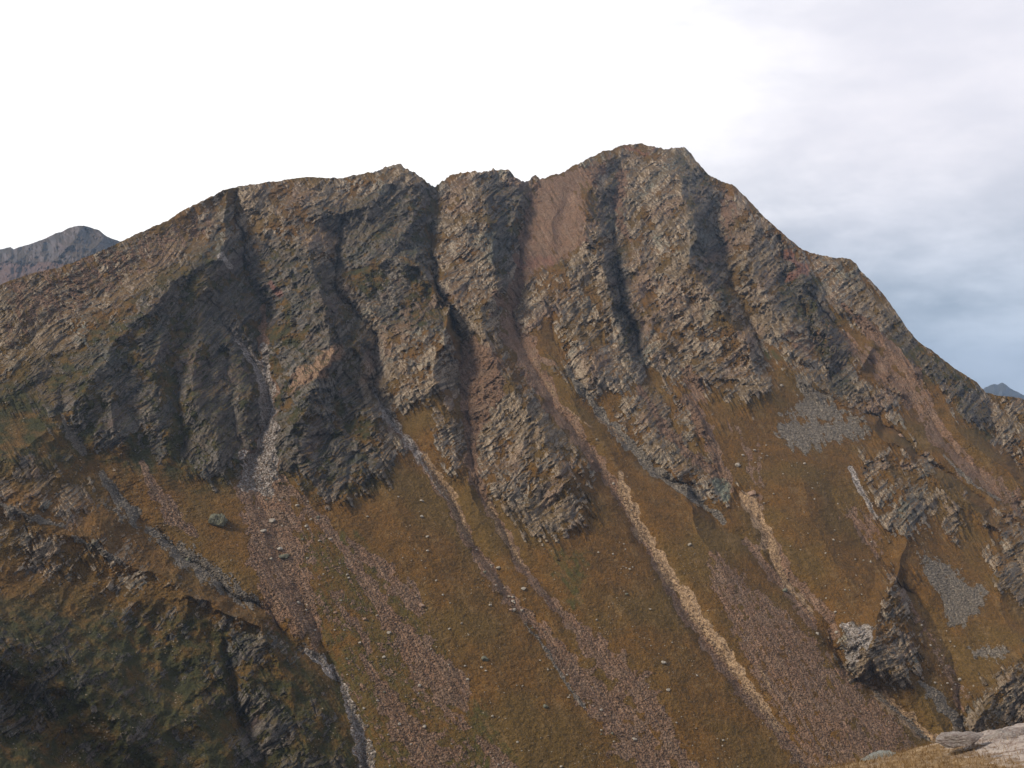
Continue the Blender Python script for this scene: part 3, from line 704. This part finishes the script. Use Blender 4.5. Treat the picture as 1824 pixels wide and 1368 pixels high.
def near_h(x, y):
    yy = np.clip(y, -30, 14.2)
    h = -1.6 + yy / 14.0 * (-3.3 + .233 * (np.clip(x, -14, 14) - 3.8))
    h = np.where(yy < 0, -1.6 + .25 * np.abs(yy) ** .9, h)
    o = np.clip(y - 13.6, 0, None)
    h = h - .42 * np.minimum(o, 3) ** 1.5 - 1.55 * np.clip(o - 3, 0, None)
    h = h - 1.1 * np.clip(np.abs(x) - 14, 0, None)
    amp = sstep(np.abs(y - 12), 60, 8)
    h = h + .07 * fbm(x / .9, y / .9, 5, 201, .62) + .02 * ridged(x / .22, y / .3, 3, 207) + .22 * fbm(x / 5, y / 5, 2, 205) * sstep(np.abs(y - 12), 2, 9)
    return np.maximum(h, -264)
def near_material():
    m = bpy.data.materials.new('dry_alpine_turf'); m.use_nodes = True
    N = NT(m.node_tree)
    pos = N.n('ShaderNodeNewGeometry').outputs['Position']
    a = N.noise(pos, 1.1, 6, .65); b = N.noise(pos, 9, 5, .65); c_ = N.noise(pos, 32, 4, .7)
    vo = N.n('ShaderNodeTexVoronoi', {'Vector': pos, 'Scale': 7.0}, feature='F1')
    c = N.mix(N.ramp(b, .35, .65), (.16, .098, .045), (.31, .215, .118))
    c = N.mix(N.ramp(a, .48, .6, 0, .8), c, (.23, .175, .13))
    c = N.mix(N.ramp(c_, .56, .72, 0, .7), c, (.40, .31, .19))
    c = N.mix(N.ramp(c_, .26, .42, .75, 0), c, (.06, .032, .016))
    sx = N.n('ShaderNodeSeparateXYZ', {0: pos})
    st = N.ramp(N.math('ADD', sx.outputs[0], N.math('MULTIPLY', N.math('SUBTRACT', b, .5), 1.6)), 5.15, 5.6)
    rk = N.mix(N.ramp(b, .35, .6), (.24, .19, .17), (.43, .38, .34))
    rk = N.mix(N.ramp(c_, .3, .45, .8, 0), rk, (.10, .075, .06))
    c = N.mix(N.math('MULTIPLY', st, .8), c, rk)
    hh = N.math('ADD', N.math('MULTIPLY', b, .6), N.math('MULTIPLY', c_, .25))
    bp = N.n('ShaderNodeBump', {'Height': hh, 'Distance': .10, 'Strength': 1.0})
    principled(N, c, .95, bp.outputs[0])
    return m
def near_ground():
    gx = np.concatenate([-np.geomspace(420, 6, 30), np.linspace(-5, 3, 40), np.linspace(3.05, 8.5, 260), np.geomspace(9, 420, 30)])
    gy = np.concatenate([-np.geomspace(120, 2, 12), np.linspace(-1, 8.5, 40), np.linspace(8.6, 15.5, 330), np.geomspace(15.8, 185, 34)])
    X, Y = np.meshgrid(gx, gy[::-1])
    V = np.stack([X, Y, near_h(X, Y)], -1)
    ob = grid_mesh('ground', V, len(gx), len(gy), {}, near_material())
    ob['kind'] = 'structure'
near_ground()

# ------------------------------------------------------------------ stones
def tag(o, label, cat, group=None):
    o['label'] = label; o['category'] = cat
    if group: o['group'] = group
    return o
def rock_material(name, c1, c2, c3, scale=1.0):
    m = bpy.data.materials.new(name); m.use_nodes = True
    N = NT(m.node_tree)
    tcn = N.n('ShaderNodeTexCoord').outputs['Object']
    a = N.noise(tcn, 2.2 * scale, 5, .6); b = N.noise(tcn, 8 * scale, 4, .65)
    c = N.mix(N.ramp(a, .35, .65), c1, c2)
    c = N.mix(N.ramp(b, .52, .68, 0, .8), c, c3)
    c = N.mix(N.ramp(b, .28, .42, .8, 0), c, tuple(v * .35 for v in c1))
    bp = N.n('ShaderNodeBump', {'Height': b, 'Distance': .12, 'Strength': .8})
    principled(N, c, .9, bp.outputs[0])
    return m
MR = [rock_material('pale_boulder_stone', (.22, .19, .15), (.34, .30, .24), (.42, .38, .31)),
      rock_material('lichen_boulder_stone', (.095, .095, .065), (.15, .145, .10), (.22, .21, .15)),
      rock_material('rusty_boulder_stone', (.19, .12, .08), (.30, .20, .14), (.36, .28, .21))]
def boulder_mesh(name, seed, mat, sub=3, flat=.75):
    import bmesh
    bm = bmesh.new(); bmesh.ops.create_icosphere(bm, subdivisions=sub, radius=1.0)
    r = np.random.RandomState(seed)
    planes = [(Vector(r.normal(size=3)).normalized(), r.uniform(.55, .85)) for _ in range(11)]
    for v in bm.verts:
        p = v.co.copy()
        for n_, dd in planes:
            k = p.dot(n_)
            if k > dd: p -= n_ * (k - dd) * .93
        nz_ = float(fbm(np.array([p.x * 2.1 + p.z]), np.array([p.y * 2.1 + seed]), 3, seed)[0])
        p *= 1 + .22 * nz_
        p.z *= flat
        v.co = p
    me = bpy.data.meshes.new(name); bm.to_mesh(me); bm.free()
    me.materials.append(mat)
    return me
BM = [boulder_mesh('boulder', 11 + i, MR[(0, 0, 1, 0, 2, 1, 0, 0)[i]]) for i in range(8)]
def put_boulder(px, py, wpx, label, group=None, kind=None, mesh=None, sink=.30):
    P, k, r, c = surf(px, py)
    rad = wpx * k * .5
    if mesh is None: mesh = BM[random.randrange(8) if kind is None else random.choice(kind)]
    o = bpy.data.objects.new('boulder', mesh)
    o.location = (P[0], P[1] - rad * .25, P[2] + rad * sink * .6)
    s1 = rad * random.uniform(.9, 1.1)
    o.scale = (s1, rad * random.uniform(.8, 1.1), rad * random.uniform(.75, 1.05))
    o.rotation_euler = (random.uniform(-.3, .3), random.uniform(-.3, .3), random.uniform(0, 6.28))
    COL.objects.link(o)
    return tag(o, label, 'boulder', group)
PALE, GREEN_, RUST = (0, 1, 3, 6, 7), (2, 5), (4,)
NAMED = [
 (392,930,40,'very large domed grey green boulder in brown grass left of the broad debris fan',GREEN_),
 (506,993,20,'large lichen green boulder lying lowest in the cluster on the debris fan',GREEN_),
 (499,978,13,'pale flat boulder just above the large lichen green boulder on the debris fan',PALE),
 (484,928,14,'pale boulder at the upper middle of the debris fan below the pale rock chute',PALE),
 (468,946,12,'pale boulder on the left rim of the debris fan below the rock chute',PALE),
 (333,998,13,'smooth grey boulder half sunk in the grey scree tongue at lower left',GREEN_),
 (751,920,9,'pale double boulder on brown grass, lower of two in line above the slope centre',PALE),
 (750,893,8,'pale pointed boulder on brown grass, upper of two in line above the slope centre',PALE),
 (1228,970,9,'lone pale grey boulder on grass between longest tan gully and pink scree field',PALE),
 (1313,829,12,'long pale tan boulder lying slanted on brown grass right of the ribbed outcrop',PALE),
 (1323,811,7,'small pale boulder just above the slanted tan boulder',PALE),
 (1344,803,7,'round pale boulder uppermost right of the slanted tan boulder',PALE),
 (1062,783,6,'single pale stone on the grass rib left of the narrow grey gully',PALE),
 (1092,862,7,'bright cream boulder at the left lip of the longest tan gully',PALE),
 (1391,688,7,'small cream boulder on the grass under the right end of the summit crags',PALE),
 (1116,1059,7,'small round grey boulder on brown grass left of the longest tan gully',GREEN_),
 (1182,1181,11,'grey split boulder on the brown grass left of the longest tan gully near the bottom',PALE),
 (1190,1229,9,'pale upright boulder below the grey split boulder on brown grass',PALE),
 (887,1012,10,'pale blocky boulder in the bed of the left tan gully where it turns grey',PALE),
 (915,1088,10,'pale boulder at the left edge of the stony gully below the tan banks',PALE),
 (933,1049,10,'flat pale boulder on grass between the two stony gullies',PALE),
 (873,1078,8,'pale boulder on the grass left of the stony gully bed',PALE),
 (750,1080,12,'tan boulder at the right edge of the broad debris fan',RUST),
 (1455,1129,8,'cream boulder on the dark soil above the water cut slab',PALE),
 (1489,1127,8,'pale boulder wedged at the top of the pale tilted slab in the right gully',PALE),
 (1340,880,16,'big square tan block at the head of the right hand tan gully',RUST),
 (1397,1052,12,'dark jagged boulder pile stone beside the right hand gully channel',GREEN_),
 (1603,777,10,'flat orange brown slab lying on the grassy spur crest at right',RUST),
 (1709,1211,9,'pale boulder in brown grass above the bottom right crag',PALE),
 (864,1174,14,'broad grey boulder on olive grass below the pale stony patches',GREEN_),
 (971,1259,11,'low grey boulder on olive grass left of the lowest scree fan',GREEN_),
 (1130,1317,11,'pale boulder in the middle of the lowest scree fan',PALE),
]
def craggy(me, seed, a=1.0):
    co = np.empty(len(me.vertices) * 3, np.float32); me.vertices.foreach_get('co', co); co = co.reshape(-1, 3)
    q1 = fbm(co[:, 0] * 2.5 + co[:, 2] * 1.3, co[:, 1] * 2.5 + co[:, 2] * 2.1, 6, seed, .62)
    q2 = ridged(co[:, 0] * 1.1 + 5, co[:, 2] * 3 + co[:, 1], 4, seed + 1, .6)
    co *= (1 + a * (.10 * q1 + .06 * q2))[:, None]; co[:, 2] += a * (.13 * q1 + .12 * q2)
    me.vertices.foreach_set('co', co.ravel())
BIG = boulder_mesh('boulder', 77, MR[1], 5, .7); craggy(BIG, 78, 2.2)
for px, py, wd, lb, kd in NAMED:
    put_boulder(px, py, wd, lb, kind=kd, mesh=BIG if wd > 30 else None, sink=.0 if wd > 30 else .30)
REG = [  # number, polygon box, size, label, group
 (62, [(455,860),(540,880),(640,1020),(760,1200),(820,1368),(640,1368),(560,1130),(460,1000)], (4, 9), 'pale stone among many scattered over the broad debris fan left of centre', 'stones on the broad debris fan', None),
 (46, [(640,900),(720,860),(800,1000),(900,1150),(1010,1368),(860,1368),(740,1120)], (3, 7), 'pale stone dotted on the brown grass between the debris fan and the first tan gully', 'stones on the grass left of the first tan gully', PALE),
 (34, [(1000,950),(1080,900),(1200,1100),(1340,1368),(1240,1368),(1080,1150)], (3, 6), 'small pale stone dotted on the brown grass between the two long tan gullies', 'stones on the grass between the long tan gullies', PALE),
 (46, [(1290,760),(1360,760),(1500,860),(1580,1010),(1500,1110),(1420,1000),(1350,880)], (3, 6), 'small cream stone dotted on the grass slope below the pale scree patch', 'stones below the pale scree patch', PALE),
 (30, [(805,890),(850,970),(940,1090),(1060,1230),(1120,1368),(1000,1240),(900,1080),(820,960)], (4, 8), 'grey stone lodged in the bed of the first long gully', 'stones in the first long gully', None),
 (28, [(1640,1100),(1700,1130),(1760,1200),(1720,1270),(1640,1200),(1560,1215)], (3, 6), 'pale stone dotted on the grass right of the water cut slab', 'stones right of the water cut slab', PALE),
]
def in_poly(x, y, pts):
    c = False
    for i in range(len(pts)):
        x1, y1 = pts[i]; x2, y2 = pts[(i + 1) % len(pts)]
        if (y1 > y) != (y2 > y) and x < (x2 - x1) * (y - y1) / (y2 - y1) + x1: c = not c
    return c
for n_, poly, (a, b), lb, gp, kd in REG:
    xs = [p[0] for p in poly]; ys = [p[1] for p in poly]; k = 0
    while k < n_:
        x, y = random.uniform(min(xs), max(xs)), random.uniform(min(ys), max(ys))
        if in_poly(x, y, poly):
            put_boulder(x, y, a + (b - a) * random.random() ** 2.2, lb, gp, kd); k += 1

def stones_stuff(name, weight, count, smin, smax, mat, seed):
    """thousands of loose stones nobody could count, one mesh"""
    r = np.random.RandomState(seed)
    nr, nc = weight.shape
    pxg = np.repeat(COLS[None, :], nr, 0)
    okx = (pxg > -40) & (pxg < 1870)
    wgt = np.where(okx, weight[:nr] * (SY * -1 + 1400)[None, :] / 1000.0, 0).astype(np.float64).ravel()
    p = wgt / wgt.sum()
    ids = np.searchsorted(np.cumsum(p), r.rand(count)); ids = np.clip(ids, 0, nr * nc - 1)
    P = VM[:nr].reshape(-1, 3)[ids]
    s = smin + (smax - smin) * r.rand(count) ** 3.0
    base = np.array([[1,0,0],[-1,0,0],[0,1,0],[0,-1,0],[0,0,1],[0,0,-1],[.62,.62,.5],[-.62,-.62,.5]], np.float32)[:6]
    tri = np.array([[0,2,4],[2,1,4],[1,3,4],[3,0,4],[2,0,5],[1,2,5],[3,1,5],[0,3,5]])
    v = base[None] * (1 + .35 * r.randn(count, 6, 1)).clip(.4, 1.7)
    v = v + .18 * r.randn(count, 6, 3)
    ang = r.rand(count) * 6.28; ca, sa = np.cos(ang)[:, None], np.sin(ang)[:, None]
    v = np.stack([v[..., 0] * ca - v[..., 1] * sa, v[..., 0] * sa + v[..., 1] * ca, v[..., 2] * .8], -1)
    v = v * s[:, None, None] + P[:, None, :] + np.array([0, -.2, .2]) * s[:, None, None]
    faces = (tri[None] + (np.arange(count) * 6)[:, None, None]).reshape(-1, 3)
    me = bpy.data.meshes.new(name)
    me.vertices.add(count * 6); me.vertices.foreach_set('co', v.astype(np.float32).ravel())
    me.loops.add(faces.size); me.loops.foreach_set('vertex_index', faces.astype(np.int32).ravel())
    me.polygons.add(len(faces)); me.polygons.foreach_set('loop_start', np.arange(0, faces.size, 3, dtype=np.int32))
    me.update(calc_edges=True)
    at = me.attributes.new('tone', 'FLOAT', 'POINT'); at.data.foreach_set('value', np.repeat(r.rand(count), 6).astype(np.float32))
    me.materials.append(mat)
    o = bpy.data.objects.new(name, me); COL.objects.link(o); o['kind'] = 'stuff'
def loose_material(name, a, b):
    m = bpy.data.materials.new(name); m.use_nodes = True
    N = NT(m.node_tree)
    t = N.n('ShaderNodeAttribute', attribute_name='tone').outputs['Fac']
    pos = N.n('ShaderNodeNewGeometry').outputs['Position']
    c = N.mix(t, a, b)
    c = N.mix(N.ramp(N.noise(pos, 1.3, 3), .4, .7, 0, .4), c, tuple(v * .5 for v in a))
    principled(N, c, .95)
    return m
stones_stuff('scree', CV['p'][:860] + .4 * CV['l'][:860] + .5 * CV['t'][:860], 90000, .09, .70, loose_material('pink_scree_stone', (.100, .060, .034), (.205, .136, .085)), 1)
stones_stuff('talus', CV['g'][:860] + .5 * CV['l'][:860], 40000, .14, .8, loose_material('grey_scree_stone', (.10, .085, .066), (.215, .18, .14)), 2)
gw = (1 - CV['R'][:860]) * sstep(fbm(np.repeat(COLS[None, :], 860, 0) / 60, np.linspace(0, 14, 860)[:, None] + 0 * COLS[None, :], 3, 77), 0, .5) + .05
stones_stuff('rubble', gw, 8000, .15, .6, loose_material('pale_rubble_stone', (.16, .125, .085), (.32, .26, .19)), 3)

# ------------------------------------------------------------------ near rocks on the crest at the viewer's feet
MN = rock_material('near_slab_stone', (.27, .21, .18), (.42, .37, .33), (.52, .50, .45), 2.0)
MG = rock_material('near_grey_stone', (.24, .25, .22), (.36, .37, .33), (.46, .47, .42), 2.0)
def near_rock(px, py, wpx, hpx, dpx, seed, mat, label, yaw=0, tilt=0, y=13.6):
    me = boulder_mesh('rock', seed, mat, 6, 1.0)
    co = np.empty(len(me.vertices) * 3, np.float32); me.vertices.foreach_get('co', co); co = co.reshape(-1, 3)
    q1 = fbm(co[:, 0] * 2.5 + co[:, 2] * 1.3, co[:, 1] * 2.5 + co[:, 2] * 2.1, 6, seed, .62)
    q2 = ridged(co[:, 0] * 1.1 + 5, co[:, 2] * 3 + co[:, 1], 4, seed + 1, .6)
    co *= (1 + .10 * q1 + .06 * q2)[:, None]; co[:, 2] += .13 * q1 + .12 * q2
    me.vertices.foreach_set('co', co.ravel())
    o = bpy.data.objects.new('rock', me)
    X = (px - CX) / F * y; Z = (CY - py) / F * y; k = y / F / 2
    o.location = (X, y, Z); o.scale = (wpx * k, dpx * k, hpx * k); o.rotation_euler = (0, tilt, yaw)
    COL.objects.link(o); tag(o, label, 'rock')
near_rock(1707, 1317, 92, 26, 70, 301, MN, 'flat pale pinkish slab jutting out over the grassy edge at lower right', 0.1, -.10, 12.9)
near_rock(1568, 1350, 66, 10, 60, 302, MG, 'low grey green stone set in the dry grass edge, left of the jutting slab', 0.2, -.16, 13.7)
near_rock(1792, 1332, 140, 56, 90, 303, MN, 'broad pinkish lichen covered rock behind the jutting slab at the corner', -.1, -.2, 13.2)
near_rock(1672, 1366, 40, 20, 50, 304, MN, 'small rusty stone half buried in dry grass below the jutting slab', .4, 0, 12.6)
near_rock(1760, 1372, 120, 46, 80, 305, MN, 'pale rock lowest in the corner below the lichen covered rock', .4, -.1, 12.2)

def grass_tufts():
    r = np.random.RandomState(5); n_ = 26000
    x = r.uniform(2.6, 7.6, n_); y = r.uniform(9.2, 14.3, n_)
    keep = (x < 5.3 + r.randn(n_) * .35); x, y = x[keep], y[keep]; n_ = len(x)
    z = near_h(x, y)
    h = r.uniform(.02, .10, n_); a = r.rand(n_) * 6.28; ln = r.uniform(.3, 1.2, n_) * h
    wv = .004
    b0 = np.stack([x - wv * np.cos(a), y - wv * np.sin(a), z - .01], -1); b1 = np.stack([x + wv * np.cos(a), y + wv * np.sin(a), z - .01], -1)
    b2 = np.stack([x + ln * np.cos(a * 1.7), y + ln * np.sin(a * 1.7), z + h], -1)
    v = np.stack([b0, b1, b2], 1).reshape(-1, 3)
    me = bpy.data.meshes.new('grass'); me.from_pydata(v.tolist(), [], np.arange(n_ * 3).reshape(-1, 3).tolist())
    me.attributes.new('tone', 'FLOAT', 'POINT').data.foreach_set('value', np.repeat(r.rand(n_), 3).astype(np.float32))
    me.materials.append(loose_material('dry_grass_blade', (.20, .11, .04), (.40, .28, .13)))
    o = bpy.data.objects.new('grass', me); COL.objects.link(o); o['kind'] = 'stuff'
grass_tufts()

# ------------------------------------------------------------------ the air
HZ = bpy.data.meshes.new('haze')
x0, x1, y0, y1, z0, z1 = -14500, 14500, -14500, 14900, -275, 420
HZ.from_pydata([(x0,y0,z0),(x1,y0,z0),(x1,y1,z0),(x0,y1,z0),(x0,y0,z1),(x1,y0,z1),(x1,y1,z1),(x0,y1,z1)], [],
               [(0,3,2,1),(4,5,6,7),(0,1,5,4),(1,2,6,5),(2,3,7,6),(3,0,4,7)])
hm = bpy.data.materials.new('haze_air'); hm.use_nodes = True
HN = NT(hm.node_tree)
pv = HN.n('ShaderNodeVolumePrincipled', {'Color': (.55, .74, 1.0, 1), 'Density': 5.5e-5, 'Anisotropy': .3})
HN.n('ShaderNodeOutputMaterial', {'Volume': pv.outputs[0]})
HZ.materials.append(hm)
ho = bpy.data.objects.new('haze', HZ); COL.objects.link(ho); ho['kind'] = 'stuff'
